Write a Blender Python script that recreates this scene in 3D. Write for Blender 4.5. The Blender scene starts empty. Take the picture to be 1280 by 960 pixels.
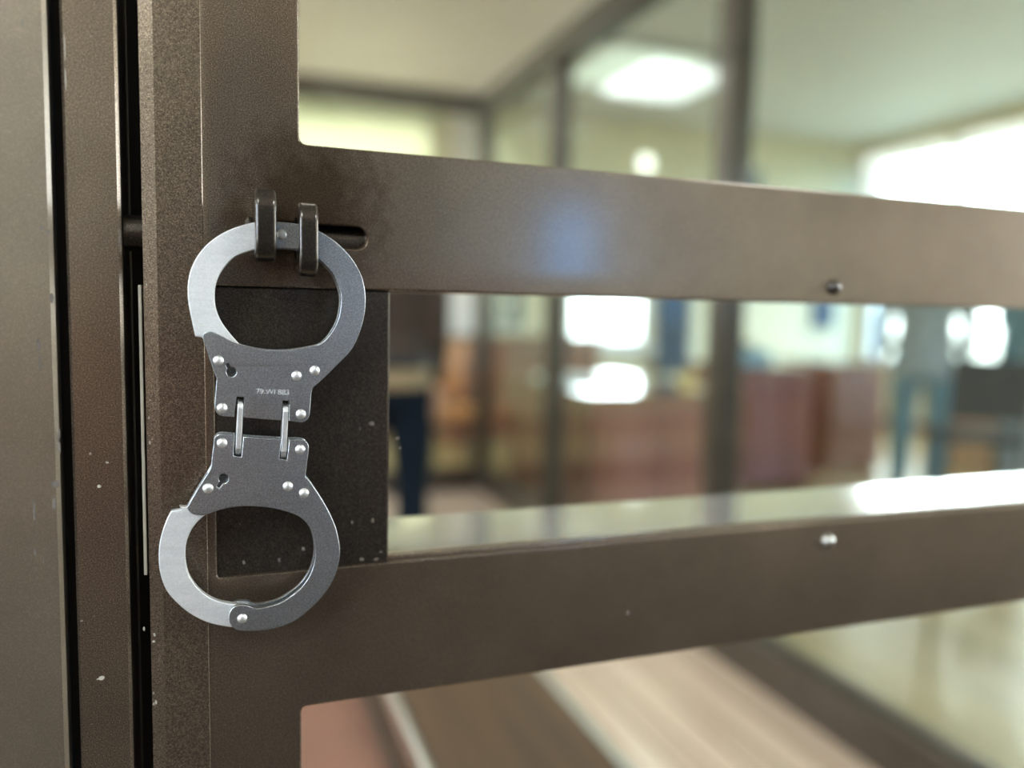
import bpy, bmesh, math, random
from mathutils import Vector, Matrix
random.seed(7)
scene = bpy.context.scene
COL = scene.collection
PI = math.pi

# ------------------------------------------------------------------ camera
F = 994.72
YAW, PIT, ROL = math.radians(20.2013), math.radians(-5.1068), math.radians(1.1646)
CAM = Vector((0.0, 0.0, 1.1))
fw = Vector((math.sin(YAW)*math.cos(PIT), math.cos(YAW)*math.cos(PIT), math.sin(PIT)))
r0 = Vector((math.cos(YAW), -math.sin(YAW), 0.0))
u0 = r0.cross(fw)
rt = r0*math.cos(ROL) + u0*math.sin(ROL)
up = -r0*math.sin(ROL) + u0*math.cos(ROL)
cd = bpy.data.cameras.new('camera')
cam = bpy.data.objects.new('camera', cd)
COL.objects.link(cam)
cam.matrix_world = Matrix(((rt.x, up.x, -fw.x, CAM.x), (rt.y, up.y, -fw.y, CAM.y),
                           (rt.z, up.z, -fw.z, CAM.z), (0, 0, 0, 1)))
cd.sensor_width = 36.0
cd.lens = F/1280*36.0
cd.clip_start = 0.01
cd.dof.use_dof = True
cd.dof.focus_distance = 0.425
cd.dof.aperture_fstop = 1.95
scene.camera = cam

# ------------------------------------------------------------------ light
world = bpy.data.worlds.new('sky')
scene.world = world
world.use_nodes = True
wn, wl = world.node_tree.nodes, world.node_tree.links
wn.clear()
wo = wn.new('ShaderNodeOutputWorld')
wb = wn.new('ShaderNodeBackground')
wt = wn.new('ShaderNodeTexCoord')
ws = wn.new('ShaderNodeSeparateXYZ')
wr = wn.new('ShaderNodeValToRGB')
wr.color_ramp.elements[0].position = 0.08
wr.color_ramp.elements[0].color = (0.10, 0.42, 0.98, 1)
wr.color_ramp.elements[1].position = 0.32
wr.color_ramp.elements[1].color = (0.93, 0.985, 1.0, 1)
wm = wn.new('ShaderNodeMapRange')
wm.inputs[1].default_value = -1; wm.inputs[2].default_value = 1
wl.new(wt.outputs['Generated'], ws.inputs[0])
wl.new(ws.outputs['Y'], wm.inputs[0])
wl.new(wm.outputs[0], wr.inputs[0])
wg = wn.new('ShaderNodeValToRGB')          # darker ground below the horizon
wg.color_ramp.elements[0].position = 0.47; wg.color_ramp.elements[0].color = (0.16, 0.17, 0.14, 1)
wg.color_ramp.elements[1].position = 0.53; wg.color_ramp.elements[1].color = (1, 1, 1, 1)
wz = wn.new('ShaderNodeMapRange'); wz.inputs[1].default_value = -1; wz.inputs[2].default_value = 1
wx = wn.new('ShaderNodeMix'); wx.data_type = 'RGBA'; wx.blend_type = 'MULTIPLY'; wx.inputs[0].default_value = 1.0
wl.new(ws.outputs['Z'], wz.inputs[0]); wl.new(wz.outputs[0], wg.inputs[0])
wl.new(wr.outputs[0], wx.inputs[6]); wl.new(wg.outputs[0], wx.inputs[7])
wl.new(wx.outputs[2], wb.inputs[0])
wl.new(wb.outputs[0], wo.inputs[0])
WORLD_STRENGTH = 9.5
wb.inputs[1].default_value = WORLD_STRENGTH
FILL_STRENGTH = 18.0

scene.view_settings.view_transform = 'Standard'
scene.view_settings.look = 'None'
scene.view_settings.gamma = 1.0
scene.view_settings.use_curve_mapping = False
scene.view_settings.exposure = 0.92
scene.cycles.max_bounces = 8
scene.cycles.diffuse_bounces = 4
scene.cycles.transparent_max_bounces = 12
scene.cycles.caustics_reflective = False
scene.cycles.caustics_refractive = False
scene.cycles.sample_clamp_indirect = 6.0
scene.cycles.use_denoising = True

# room frame (metres): floor z=0, cage door plane y=D
D = 0.46
FARY, BACKY, LEFTX, RIGHTX, CEIL = 7.0, -4.2, -3.2, 6.62, 3.0
CW = 1.48           # inner plane of the cage's right wall

def portal(loc, rot, sx, sy):
    l = bpy.data.lights.new('window_portal', 'AREA')
    l.shape = 'RECTANGLE'; l.size = sx; l.size_y = sy
    l.cycles.is_portal = True
    o = bpy.data.objects.new('window_portal', l); COL.objects.link(o)
    o.location = loc; o.rotation_euler = rot
    o['kind'] = 'helper'
# (y0,y1,z0,z1) openings in the right wall; (x0,x1,z0,z1) in far and back walls
RIGHT_OPEN = [(3.75, 6.90, 0.66, 2.80), (0.75, 3.3, 0.66, 2.80), (-2.6, 0.40, 0.66, 2.80)]
FAR_OPEN = [(3.16, 4.02, 0.80, 1.95), (0.40, 1.80, 0.95, 2.80)]
BACK_OPEN = [(2.10, 2.58, 1.12, 1.92)]
LEFT_ADDED_OPEN = [(-2.6, -0.6, 0.95, 2.6), (4.4, 6.8, 1.72, 2.85)]  # unseen windows added to brighten the jamb, cuffs, far wall and ceiling
for y0, y1, z0, z1 in RIGHT_OPEN:
    portal((RIGHTX+0.17, (y0+y1)/2, (z0+z1)/2), (0, PI/2, 0), z1-z0, y1-y0)
for y0, y1, z0, z1 in LEFT_ADDED_OPEN:
    portal((LEFTX-0.17, (y0+y1)/2, (z0+z1)/2), (0, -PI/2, 0), z1-z0, y1-y0)
for x0, x1, z0, z1 in FAR_OPEN:
    portal(((x0+x1)/2, FARY+0.17, (z0+z1)/2), (-PI/2, 0, 0), x1-x0, z1-z0)
for x0, x1, z0, z1 in BACK_OPEN:
    portal(((x0+x1)/2, BACKY-0.17, (z0+z1)/2), (PI/2, 0, 0), x1-x0, z1-z0)

# ------------------------------------------------------------------ helpers
def ray(x, y):
    return fw + rt*((x-640)/F) - up*((y-480)/F)
def on_y(x, y, Y):
    d = ray(x, y); return CAM + d*(Y/d.y)
def xz(x, y, Y):
    p = on_y(x, y, Y); return (p.x, p.z)

def empty(name, loc=(0, 0, 0), rz=0.0, label=None, cat=None, group=None):
    o = bpy.data.objects.new(name, None); COL.objects.link(o)
    o.empty_display_size = 0.05
    o.location = loc; o.rotation_euler = (0, 0, rz)
    tag(o, label, cat, group)
    return o
def tag(o, label=None, cat=None, group=None, kind=None):
    if label: o['label'] = label
    if cat: o['category'] = cat
    if group: o['group'] = group
    if kind: o['kind'] = kind
    return o
def finish(me, smooth=35):
    for p in me.polygons: p.use_smooth = True
    me.set_sharp_from_angle(angle=math.radians(smooth))
    bm = bmesh.new(); bm.from_mesh(me)          # keep large flat faces flat beside their narrow rounded edges
    for e in bm.edges:
        if len(e.link_faces) == 2:
            a, b = (f.calc_area() for f in e.link_faces)
            if e.calc_face_angle(0) > 0.05 and max(a, b) > 6*min(a, b) and smooth < 60: e.smooth = False
    bm.to_mesh(me); bm.free()
def link(name, me, mat, parent=None, keep_world=False):
    o = bpy.data.objects.new(name, me); COL.objects.link(o)
    if mat is not None and not me.materials: me.materials.append(mat)
    if parent is not None:
        o.parent = parent
        if keep_world:
            bpy.context.view_layer.update()
            o.matrix_parent_inverse = parent.matrix_world.inverted()
    return o
def from_bm(name, bm, mat, parent=None, keep_world=False, smooth=35):
    bmesh.ops.recalc_face_normals(bm, faces=bm.faces)
    me = bpy.data.meshes.new(name); bm.to_mesh(me); bm.free()
    finish(me, smooth)
    return link(name, me, mat, parent, keep_world)
def bbox(bm, x0, x1, y0, y1, z0, z1, bev=0.0, seg=1):
    t = bmesh.new()
    bmesh.ops.create_cube(t, size=1.0)
    for v in t.verts:
        v.co = Vector(((x0+x1)/2 + v.co.x*(x1-x0), (y0+y1)/2 + v.co.y*(y1-y0), (z0+z1)/2 + v.co.z*(z1-z0)))
    if bev > 0:
        bmesh.ops.bevel(t, geom=list(t.edges), offset=bev, segments=seg, affect='EDGES', profile=0.5)
    me = bpy.data.meshes.new('t'); t.to_mesh(me); t.free()
    bm.from_mesh(me); bpy.data.meshes.remove(me)
def box(name, x0, x1, y0, y1, z0, z1, mat, parent=None, bev=0.0, seg=1, kw=False):
    bm = bmesh.new(); bbox(bm, x0, x1, y0, y1, z0, z1, bev, seg)
    return from_bm(name, bm, mat, parent, kw)
def bcyl(bm, p0, p1, r, r2=None, n=20):
    p0, p1 = Vector(p0), Vector(p1)
    d = p1-p0
    m = Matrix.Translation((p0+p1)/2) @ d.to_track_quat('Z', 'Y').to_matrix().to_4x4()
    bmesh.ops.create_cone(bm, cap_ends=True, segments=n, radius1=r, radius2=r if r2 is None else r2, depth=d.length, matrix=m)
def bsph(bm, c, sx, sy, sz, u=20, v=12):
    m = Matrix.Translation(c) @ Matrix.Diagonal((sx, sy, sz, 1))
    bmesh.ops.create_uvsphere(bm, u_segments=u, v_segments=v, radius=1.0, matrix=m)

def smooth_poly(pts, step=4):
    """closed outline; points with a third entry are corners, the rest is rounded off through its neighbours"""
    n = len(pts); out = []
    for i in range(n):
        p0, p1, p2, p3 = pts[(i-1) % n], pts[i], pts[(i+1) % n], pts[(i+2) % n]
        c1, c2 = len(p1) > 2, len(p2) > 2
        a = Vector(p1[:2]); b = Vector(p2[:2])
        t1 = (b-a) if c1 else (b-Vector(p0[:2]))*0.5
        t2 = (b-a) if c2 else (Vector(p3[:2])-a)*0.5
        L = (b-a).length
        for t in (t1, t2):
            if t.length > L*1.2: t *= L*1.2/t.length
        if c1 and c2:
            out.append(tuple(a)); continue
        for k in range(step):
            s = k/step
            q = a*(2*s**3-3*s**2+1) + t1*(s**3-2*s**2+s) + b*(-2*s**3+3*s**2) + t2*(s**3-s**2)
            out.append(tuple(q))
    return out
def plate(name, outlines, y_front, depth, bev, mat, parent=None, kw=True, res=1, smooth=35):
    """outlines of (X, Z) in an XZ plane: the first is the outer edge, the rest are holes"""
    cu = bpy.data.curves.new(name, 'CURVE'); cu.dimensions = '2D'; cu.fill_mode = 'BOTH'
    for o in outlines:
        s = cu.splines.new('POLY'); s.points.add(len(o)-1); s.use_cyclic_u = True
        for p, q in zip(s.points, o): p.co = (q[0]*100, q[1]*100, 0, 1)
    cu.extrude = (depth/2-bev)*100; cu.bevel_depth = bev*100; cu.offset = -bev*100; cu.bevel_resolution = res
    t = bpy.data.objects.new('t', cu); COL.objects.link(t)
    dg = bpy.context.evaluated_depsgraph_get()
    me = bpy.data.meshes.new_from_object(t.evaluated_get(dg))
    bpy.data.objects.remove(t); bpy.data.curves.remove(cu)
    for v in me.vertices:
        v.co = Vector((v.co.x/100, y_front+depth/2 - v.co.z/100, v.co.y/100))
    me.name = name; me.materials.clear()
    bm = bmesh.new(); bm.from_mesh(me)
    bmesh.ops.remove_doubles(bm, verts=bm.verts, dist=1e-6)
    bmesh.ops.recalc_face_normals(bm, faces=bm.faces)
    bm.to_mesh(me); bm.free()
    finish(me, smooth)
    return link(name, me, mat, parent, kw)
def rect(x0, x1, z0, z1, r=0.0, n=4):
    if r <= 0: return [(x0, z0), (x1, z0), (x1, z1), (x0, z1)]
    out = []
    for cx, cz, a in ((x1-r, z0+r, -PI/2), (x1-r, z1-r, 0), (x0+r, z1-r, PI/2), (x0+r, z0+r, PI)):
        for k in range(n+1):
            t = a + PI/2*k/n
            out.append((cx+r*math.cos(t), cz+r*math.sin(t)))
    return out

# ------------------------------------------------------------------ materials
def mat_new(name):
    m = bpy.data.materials.new(name); m.use_nodes = True
    nt = m.node_tree
    return m, nt, nt.nodes['Principled BSDF']
def objcoord(nt, scale=(1, 1, 1)):
    tc = nt.nodes.new('ShaderNodeTexCoord'); mp = nt.nodes.new('ShaderNodeMapping')
    mp.inputs['Scale'].default_value = scale
    nt.links.new(tc.outputs['Object'], mp.inputs[0])
    return mp.outputs[0]
def noise(nt, vec, scale, detail=4, rough=0.6):
    n = nt.nodes.new('ShaderNodeTexNoise'); n.inputs['Scale'].default_value = scale
    n.inputs['Detail'].default_value = detail; n.inputs['Roughness'].default_value = rough
    nt.links.new(vec, n.inputs['Vector'])
    return n.outputs[0]
def ramp(nt, fac, stops):
    r = nt.nodes.new('ShaderNodeValToRGB')
    e = r.color_ramp.elements
    while len(e) < len(stops): e.new(0.5)
    for k, (p, c) in enumerate(stops):
        e[k].position = p; e[k].color = (*c, 1) if len(c) == 3 else c
    nt.links.new(fac, r.inputs[0])
    return r.outputs[0]
def mixc(nt, fac, a, b, mode='MIX'):
    m = nt.nodes.new('ShaderNodeMix'); m.data_type = 'RGBA'; m.blend_type = mode
    for s, v in ((m.inputs[0], fac), (m.inputs[6], a), (m.inputs[7], b)):
        if isinstance(v, bpy.types.NodeSocket): nt.links.new(v, s)
        elif isinstance(v, (int, float)): s.default_value = v
        else: s.default_value = (*v, 1)
    return m.outputs[2]
def bump(nt, h, strength, dist=0.001):
    b = nt.nodes.new('ShaderNodeBump'); b.inputs['Strength'].default_value = strength
    b.inputs['Distance'].default_value = dist
    nt.links.new(h, b.inputs['Height'])
    return b.outputs[0]
def simple(name, color, rough=0.6, metal=0.0, var=0.12, scale=6.0, coat=0.0, spec=0.5):
    m, nt, b = mat_new(name)
    v = objcoord(nt)
    n = noise(nt, v, scale)
    lo = tuple(c*(1-var) for c in color); hi = tuple(min(1, c*(1+var)) for c in color)
    nt.links.new(ramp(nt, n, [(0.3, lo), (0.7, hi)]), b.inputs['Base Color'])
    b.inputs['Roughness'].default_value = rough; b.inputs['Metallic'].default_value = metal
    b.inputs['Specular IOR Level'].default_value = spec
    b.inputs['Coat Weight'].default_value = coat
    return m
def emit(name, color, strength):
    m, nt, b = mat_new(name)
    b.inputs['Base Color'].default_value = (*color, 1)
    b.inputs['Emission Color'].default_value = (*color, 1)
    b.inputs['Emission Strength'].default_value = strength
    return m
def bronze_paint(name, base, rough, coat, speck=0.0, coat_rough=0.14, gr=1.0, worn_shade=None):
    """dark bronze metallic enamel with a fine grain and dust specks"""
    m, nt, b = mat_new(name)
    v = objcoord(nt)
    g = noise(nt, v, 1500, 2, 0.7)
    big = noise(nt, v, 14, 4, 0.6)
    c = ramp(nt, g, [(0.30, tuple(x*max(0.15, 1-0.45*gr) for x in base)), (0.55, base), (0.72, tuple(min(1, x*(1+0.75*gr)) for x in base))])
    c = mixc(nt, 0.55, c, ramp(nt, big, [(0.3, (0.72, 0.70, 0.68)), (0.7, (1.12, 1.1, 1.08))]), 'MULTIPLY')
    if worn_shade is not None:          # matt, handled patch around the lock lugs plus their shading, painted darker
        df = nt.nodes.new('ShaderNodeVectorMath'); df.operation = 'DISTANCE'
        df.inputs[1].default_value = (worn_shade[0], worn_shade[1], worn_shade[2])
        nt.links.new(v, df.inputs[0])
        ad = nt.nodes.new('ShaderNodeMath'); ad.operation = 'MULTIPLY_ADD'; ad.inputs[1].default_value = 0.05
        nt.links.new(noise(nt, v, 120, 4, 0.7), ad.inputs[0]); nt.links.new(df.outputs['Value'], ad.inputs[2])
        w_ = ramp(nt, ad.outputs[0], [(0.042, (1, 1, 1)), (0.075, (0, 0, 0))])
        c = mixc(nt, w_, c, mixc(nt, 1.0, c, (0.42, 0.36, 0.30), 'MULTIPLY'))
    if speck > 0:
        vo = nt.nodes.new('ShaderNodeTexVoronoi'); vo.inputs['Scale'].default_value = 85
        nt.links.new(v, vo.inputs['Vector'])
        msk = noise(nt, v, 18, 2, 0.5)
        a = ramp(nt, vo.outputs['Distance'], [(0.035, (1, 1, 1)), (0.07, (0, 0, 0))])
        k = ramp(nt, msk, [(0.56, (0, 0, 0)), (0.66, (speck, speck, speck))])
        f = mixc(nt, 1.0, a, k, 'MULTIPLY')
        c = mixc(nt, f, c, (0.42, 0.38, 0.33))
    nt.links.new(c, b.inputs['Base Color'])
    b.inputs['Metallic'].default_value = 0.88
    b.inputs['Roughness'].default_value = rough
    b.inputs['Coat Weight'].default_value = coat
    b.inputs['Coat Roughness'].default_value = coat_rough
    nt.links.new(bump(nt, g, 0.10, 0.0004), b.inputs['Normal'])
    return m
def steel(name, base, rough, grain=0.14):
    m, nt, b = mat_new(name)
    v = objcoord(nt)
    g = noise(nt, v, 1300, 3, 0.7)
    s = noise(nt, objcoord(nt, (1, 1, 6)), 60, 4, 0.6)
    c = ramp(nt, g, [(0.3, tuple(x*(1-grain) for x in base)), (0.7, tuple(min(1, x*(1+grain)) for x in base))])
    c = mixc(nt, 0.35, c, ramp(nt, s, [(0.35, (0.82, 0.82, 0.84)), (0.65, (1, 1, 1))]), 'MULTIPLY')
    nt.links.new(c, b.inputs['Base Color'])
    b.inputs['Metallic'].default_value = 1.0
    b.inputs['Roughness'].default_value = rough
    nt.links.new(bump(nt, g, 0.10, 0.0003), b.inputs['Normal'])
    return m
def glass(name, tint, refl=1.0):
    m = bpy.data.materials.new(name); m.use_nodes = True
    nt = m.node_tree; nt.nodes.clear()
    out = nt.nodes.new('ShaderNodeOutputMaterial'); mx = nt.nodes.new('ShaderNodeMixShader')
    tr = nt.nodes.new('ShaderNodeBsdfTransparent'); gl = nt.nodes.new('ShaderNodeBsdfGlossy')
    lw = nt.nodes.new('ShaderNodeLayerWeight'); lw.inputs[0].default_value = 0.5
    fr = nt.nodes.new('ShaderNodeMath'); fr.operation = 'POWER'; fr.inputs[1].default_value = 5.0; nt.links.new(lw.outputs['Facing'], fr.inputs[0])
    mu = nt.nodes.new('ShaderNodeMath'); mu.operation = 'MULTIPLY_ADD'; mu.inputs[1].default_value = refl*0.94; mu.inputs[2].default_value = 0.05
    tr.inputs[0].default_value = (*tint, 1); gl.inputs['Roughness'].default_value = 0.02
    nt.links.new(fr.outputs[0], mu.inputs[0]); nt.links.new(mu.outputs[0], mx.inputs[0])
    nt.links.new(tr.outputs[0], mx.inputs[1]); nt.links.new(gl.outputs[0], mx.inputs[2])
    nt.links.new(mx.outputs[0], out.inputs[0])
    return m
def wood(name, dark, light, axis, width, rough, gap=0.0, coat=0.0):
    """boards or grain running along the axis (0 x, 1 y, 2 z)"""
    m, nt, b = mat_new(name)
    sc = [26.0, 26.0, 26.0]; sc[axis] = 1.6
    n = noise(nt, objcoord(nt, tuple(sc)), 1.0, 6, 0.65)
    c = ramp(nt, n, [(0.3, dark), (0.7, light)])
    if width > 0:
        cross = 'X' if axis == 1 else 'Y'
        tc = nt.nodes.new('ShaderNodeTexCoord'); sp = nt.nodes.new('ShaderNodeSeparateXYZ')
        nt.links.new(tc.outputs['Object'], sp.inputs[0])
        d = nt.nodes.new('ShaderNodeMath'); d.operation = 'DIVIDE'; d.inputs[1].default_value = width
        nt.links.new(sp.outputs[cross], d.inputs[0])
        fl = nt.nodes.new('ShaderNodeMath'); fl.operation = 'FLOOR'; nt.links.new(d.outputs[0], fl.inputs[0])
        wnz = nt.nodes.new('ShaderNodeTexWhiteNoise'); wnz.noise_dimensions = '1D'
        nt.links.new(fl.outputs[0], wnz.inputs['W'])
        c = mixc(nt, 0.8, c, ramp(nt, wnz.outputs['Value'], [(0, (0.78, 0.76, 0.74)), (1, (1.1, 1.1, 1.1))]), 'MULTIPLY')
        fr = nt.nodes.new('ShaderNodeMath'); fr.operation = 'FRACT'; nt.links.new(d.outputs[0], fr.inputs[0])
        g = ramp(nt, fr.outputs[0], [(0.0, (1, 1, 1)), (gap, (1, 1, 1)), (gap+0.01, (0, 0, 0))])
        c = mixc(nt, g, c, tuple(x*0.35 for x in dark))
        h = ramp(nt, fr.outputs[0], [(0.0, (0, 0, 0)), (gap, (0, 0, 0)), (gap+0.02, (1, 1, 1))])
        nt.links.new(bump(nt, h, 0.4, 0.003), b.inputs['Normal'])
    nt.links.new(c, b.inputs['Base Color'])
    b.inputs['Roughness'].default_value = rough
    b.inputs['Coat Weight'].default_value = coat; b.inputs['Coat Roughness'].default_value = 0.06
    return m

M = {}
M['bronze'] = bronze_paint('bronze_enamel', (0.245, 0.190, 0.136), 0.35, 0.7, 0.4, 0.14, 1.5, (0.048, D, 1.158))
M['bronze_box'] = bronze_paint('bronze_enamel_lock_cover', (0.085, 0.070, 0.055), 0.38, 0.6, 0.5, 0.14, 1.4)
M['bronze_post'] = bronze_paint('bronze_enamel_post', (0.27, 0.225, 0.165), 0.48, 0.8, 0.0, 0.2, 0.35)
M['bronze_cage'] = bronze_paint('bronze_enamel_cage', (0.095, 0.078, 0.060), 0.46, 0.5, 0.0)
M['black_gap'] = simple('dull_black', (0.012, 0.011, 0.010), 0.7)  # near-black colour for parts inside gaps and recesses
M['lug'] = bronze_paint('lug_enamel', (0.085, 0.070, 0.056), 0.32, 1.0, 0.0, 0.10)
M['steel'] = steel('nickel_steel', (0.95, 0.95, 0.91), 0.60, 0.10)
M['steel_body'] = steel('nickel_steel_cheek', (0.55, 0.575, 0.59), 0.36, 0.4)
M['steel_bright'] = steel('polished_steel', (0.95, 0.94, 0.91), 0.48, 0.06)
M['steel_dark'] = steel('dark_lock_steel', (0.20, 0.21, 0.21), 0.4)
M['tray'] = simple('pale_tray_metal', (0.88, 0.86, 0.80), 0.07, 0.85, 0.03, 30)
M['chip'] = simple('bare_paint_chip', (0.50, 0.45, 0.37), 0.6)
M['chip_dull'] = simple('dull_paint_scuff', (0.17, 0.145, 0.12), 0.7, 0, 0.3, 300)
M['zinc'] = simple('zinc_plate', (0.62, 0.55, 0.42), 0.5, 0.3, 0.1, 40)
M['door_glass'] = glass('clear_glass', (0.97, 0.98, 0.96))
M['cage_glass'] = glass('green_tinted_glass', (0.885, 0.945, 0.925))
M['window_glass'] = glass('window_glass', (0.97, 0.98, 0.98))
M['plank'] = wood('pale_floor_planks', (0.62, 0.45, 0.34), (0.78, 0.61, 0.49), 1, 0.085, 0.20, 0.08, 0.6)
M['floor'] = wood('courtroom_laminate', (0.30, 0.20, 0.08), (0.40, 0.28, 0.13), 1, 0.19, 0.30, 0.012, 0.1)
M['bench'] = wood('varnished_brown_wood', (0.046, 0.021, 0.008), (0.10, 0.050, 0.018), 1, 0, 0.5, 0, 0.0)
M['mahogany'] = wood('red_mahogany', (0.17, 0.052, 0.030), (0.34, 0.125, 0.075), 2, 0, 0.38, 0, 0.25)
M['desk_top'] = wood('lacquered_desk_top', (0.20, 0.075, 0.045), (0.34, 0.14, 0.09), 1, 0, 0.10, 0, 1.0)
M['orange_wood'] = wood('orange_plywood', (0.55, 0.20, 0.06), (0.78, 0.32, 0.10), 2, 0, 0.4)
M['trim_metal'] = steel('aluminium_trim', (0.62, 0.62, 0.58), 0.32, 0.05)
M['mat'] = simple('reddish_brown_mat', (0.19, 0.085, 0.055), 0.8, 0, 0.15, 5)
M['carpet'] = simple('added_brown_carpet', (0.028, 0.019, 0.014), 0.95, 0, 0.2, 40)
M['wall'] = simple('pale_yellow_paint', (0.80, 0.70, 0.45), 0.75, 0, 0.04, 2)
M['wall_back'] = simple('cream_paint', (0.74, 0.71, 0.62), 0.75, 0, 0.04, 2)
M['pink'] = simple('pinkish_plaster', (0.86, 0.72, 0.64), 0.7, 0, 0.04, 3)
M['white'] = simple('white_frame_paint', (0.82, 0.82, 0.80), 0.4, 0, 0.03)
M['navy'] = simple('navy_cloth', (0.006, 0.010, 0.015), 0.95, 0, 0.25, 30, 0, 0.08)
M['teal'] = simple('teal_blue_cloth', (0.10, 0.24, 0.32), 0.85, 0, 0.2, 30)
M['slate'] = simple('slate_grey_cloth', (0.30, 0.34, 0.36), 0.85, 0, 0.2, 30)
M['brown_cloth'] = simple('brown_jacket_cloth', (0.030, 0.017, 0.008), 0.85, 0, 0.25, 25)
M['khaki'] = simple('khaki_shirt', (0.26, 0.19, 0.10), 0.85, 0, 0.15, 25)
M['skin'] = simple('skin', (0.56, 0.33, 0.22), 0.5, 0, 0.06, 20)
M['hair'] = simple('dark_hair', (0.015, 0.011, 0.009), 0.5, 0, 0.3, 60)
M['slate_dark'] = simple('charcoal_cloth', (0.03, 0.03, 0.034), 0.85, 0, 0.2, 30)
M['shoe'] = simple('black_leather', (0.012, 0.012, 0.013), 0.35)
M['belt'] = simple('black_belt', (0.008, 0.009, 0.012), 0.5)
M['blue_curtain'] = simple('blue_curtain_cloth', (0.075, 0.20, 0.40), 0.8, 0, 0.15, 12)
M['board_blue'] = simple('dark_blue_felt', (0.045, 0.075, 0.13), 0.8)
M['grey_plastic'] = simple('grey_plastic', (0.09, 0.11, 0.13), 0.45)
M['teal_card'] = simple('teal_card', (0.22, 0.36, 0.38), 0.6)
M['paper'] = simple('white_paper', (0.80, 0.79, 0.76), 0.6, 0, 0.02)
M['yellow_card'] = simple('yellow_enamel', (0.75, 0.52, 0.16), 0.35)
M['chair_black'] = simple('black_chair_frame', (0.02, 0.02, 0.02), 0.4)
M['fill_mid'] = emit('added_soft_diffuser', (0.90, 0.98, 1.0), 7.0)  # glow of the unseen light added near the far wall
M['lamp_dim'] = emit('dim_diffuser', (0.86, 0.96, 0.90), 0.42)
M['lamp'] = emit('added_lit_diffuser', (0.93, 0.985, 1.0), FILL_STRENGTH)  # glow of the unseen ceiling lights added as fill

def ceiling_mat():
    m, nt, b = mat_new('slatted_ceiling')
    tc = nt.nodes.new('ShaderNodeTexCoord'); sp = nt.nodes.new('ShaderNodeSeparateXYZ')
    nt.links.new(tc.outputs['Object'], sp.inputs[0])
    d = nt.nodes.new('ShaderNodeMath'); d.operation = 'DIVIDE'; d.inputs[1].default_value = 0.12
    nt.links.new(sp.outputs['Y'], d.inputs[0])
    fr = nt.nodes.new('ShaderNodeMath'); fr.operation = 'FRACT'; nt.links.new(d.outputs[0], fr.inputs[0])
    c = ramp(nt, fr.outputs[0], [(0.0, (0.36, 0.34, 0.31)), (0.14, (0.36, 0.34, 0.31)), (0.18, (0.78, 0.80, 0.82)), (1, (0.75, 0.77, 0.79))])
    n = noise(nt, objcoord(nt), 1.5)
    c = mixc(nt, 0.3, c, ramp(nt, n, [(0.3, (0.9, 0.9, 0.88)), (0.7, (1, 1, 1))]), 'MULTIPLY')
    nt.links.new(c, b.inputs['Base Color'])
    b.inputs['Roughness'].default_value = 0.55
    return m
M['ceiling'] = ceiling_mat()

# ------------------------------------------------------------------ room shell
def struct(o): return tag(o, kind='structure')
struct(box('floor', LEFTX-0.2, RIGHTX+0.2, BACKY-0.2, FARY+0.2, -0.12, 0.0, M['floor']))
struct(box('ceiling', LEFTX-0.2, RIGHTX+0.2, BACKY-0.2, FARY+0.2, CEIL, CEIL+0.12, M['ceiling']))
def wall_open(name, lo, hi, opens, along, pos, mat):
    """a wall along x or y with rectangular openings"""
    bm = bmesh.new(); t = 0.2
    def put(a0, a1, z0, z1):
        if a1-a0 < 1e-4 or z1-z0 < 1e-4: return
        if along == 'x': bbox(bm, a0, a1, pos[0], pos[1], z0, z1)
        else: bbox(bm, pos[0], pos[1], a0, a1, z0, z1)
    cur = lo
    for a0, a1, z0, z1 in sorted(opens):
        put(cur, a0, 0, CEIL); put(a0, a1, 0, z0); put(a0, a1, z1, CEIL); cur = a1
    put(cur, hi, 0, CEIL)
    return struct(from_bm(name, bm, mat))
wall_open('wall_far', LEFTX, RIGHTX, FAR_OPEN, 'x', (FARY, FARY+0.2), M['wall'])
wall_open('wall_back', LEFTX, RIGHTX, BACK_OPEN, 'x', (BACKY-0.2, BACKY), M['wall_back'])
wall_open('wall_right', BACKY-0.2, FARY+0.2, RIGHT_OPEN, 'y', (RIGHTX, RIGHTX+0.2), M['wall'])
wall_open('wall_left', BACKY-0.2, FARY+0.2, LEFT_ADDED_OPEN, 'y', (LEFTX-0.2, LEFTX), M['wall_back'])
struct(box('floor_added_carpet', LEFTX, RIGHTX-0.9, BACKY, 0.30, 0.0, 0.006, M['carpet']))  # unseen carpet, added to darken what the lower door reflects
struct(box('baseboard_far', LEFTX, RIGHTX, FARY-0.02, FARY, 0, 0.09, M['mahogany'], None, 0.004))
struct(box('baseboard_right', RIGHTX-0.02, RIGHTX, BACKY, FARY-0.02, 0, 0.09, M['mahogany'], None, 0.004))
struct(box('trim_1', 1.92, 2.24, FARY-0.14, FARY, 0.09, CEIL, M['pink'], None, 0.01))     # pilaster on the far wall
# unseen dark panelling, added behind the camera to darken reflections in the metal
bm = bmesh.new()
bbox(bm, LEFTX, 2.0, BACKY, BACKY+0.04, 0.0, 1.15, 0.004)
for k in range(9): bbox(bm, LEFTX+0.06+k*0.57, LEFTX+0.52+k*0.57, BACKY+0.035, BACKY+0.055, 0.12, 1.02, 0.008)
bbox(bm, LEFTX, 2.0, BACKY, BACKY+0.07, 1.15, 1.2, 0.004)
struct(from_bm('trim_2', bm, M['mahogany']))

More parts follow.
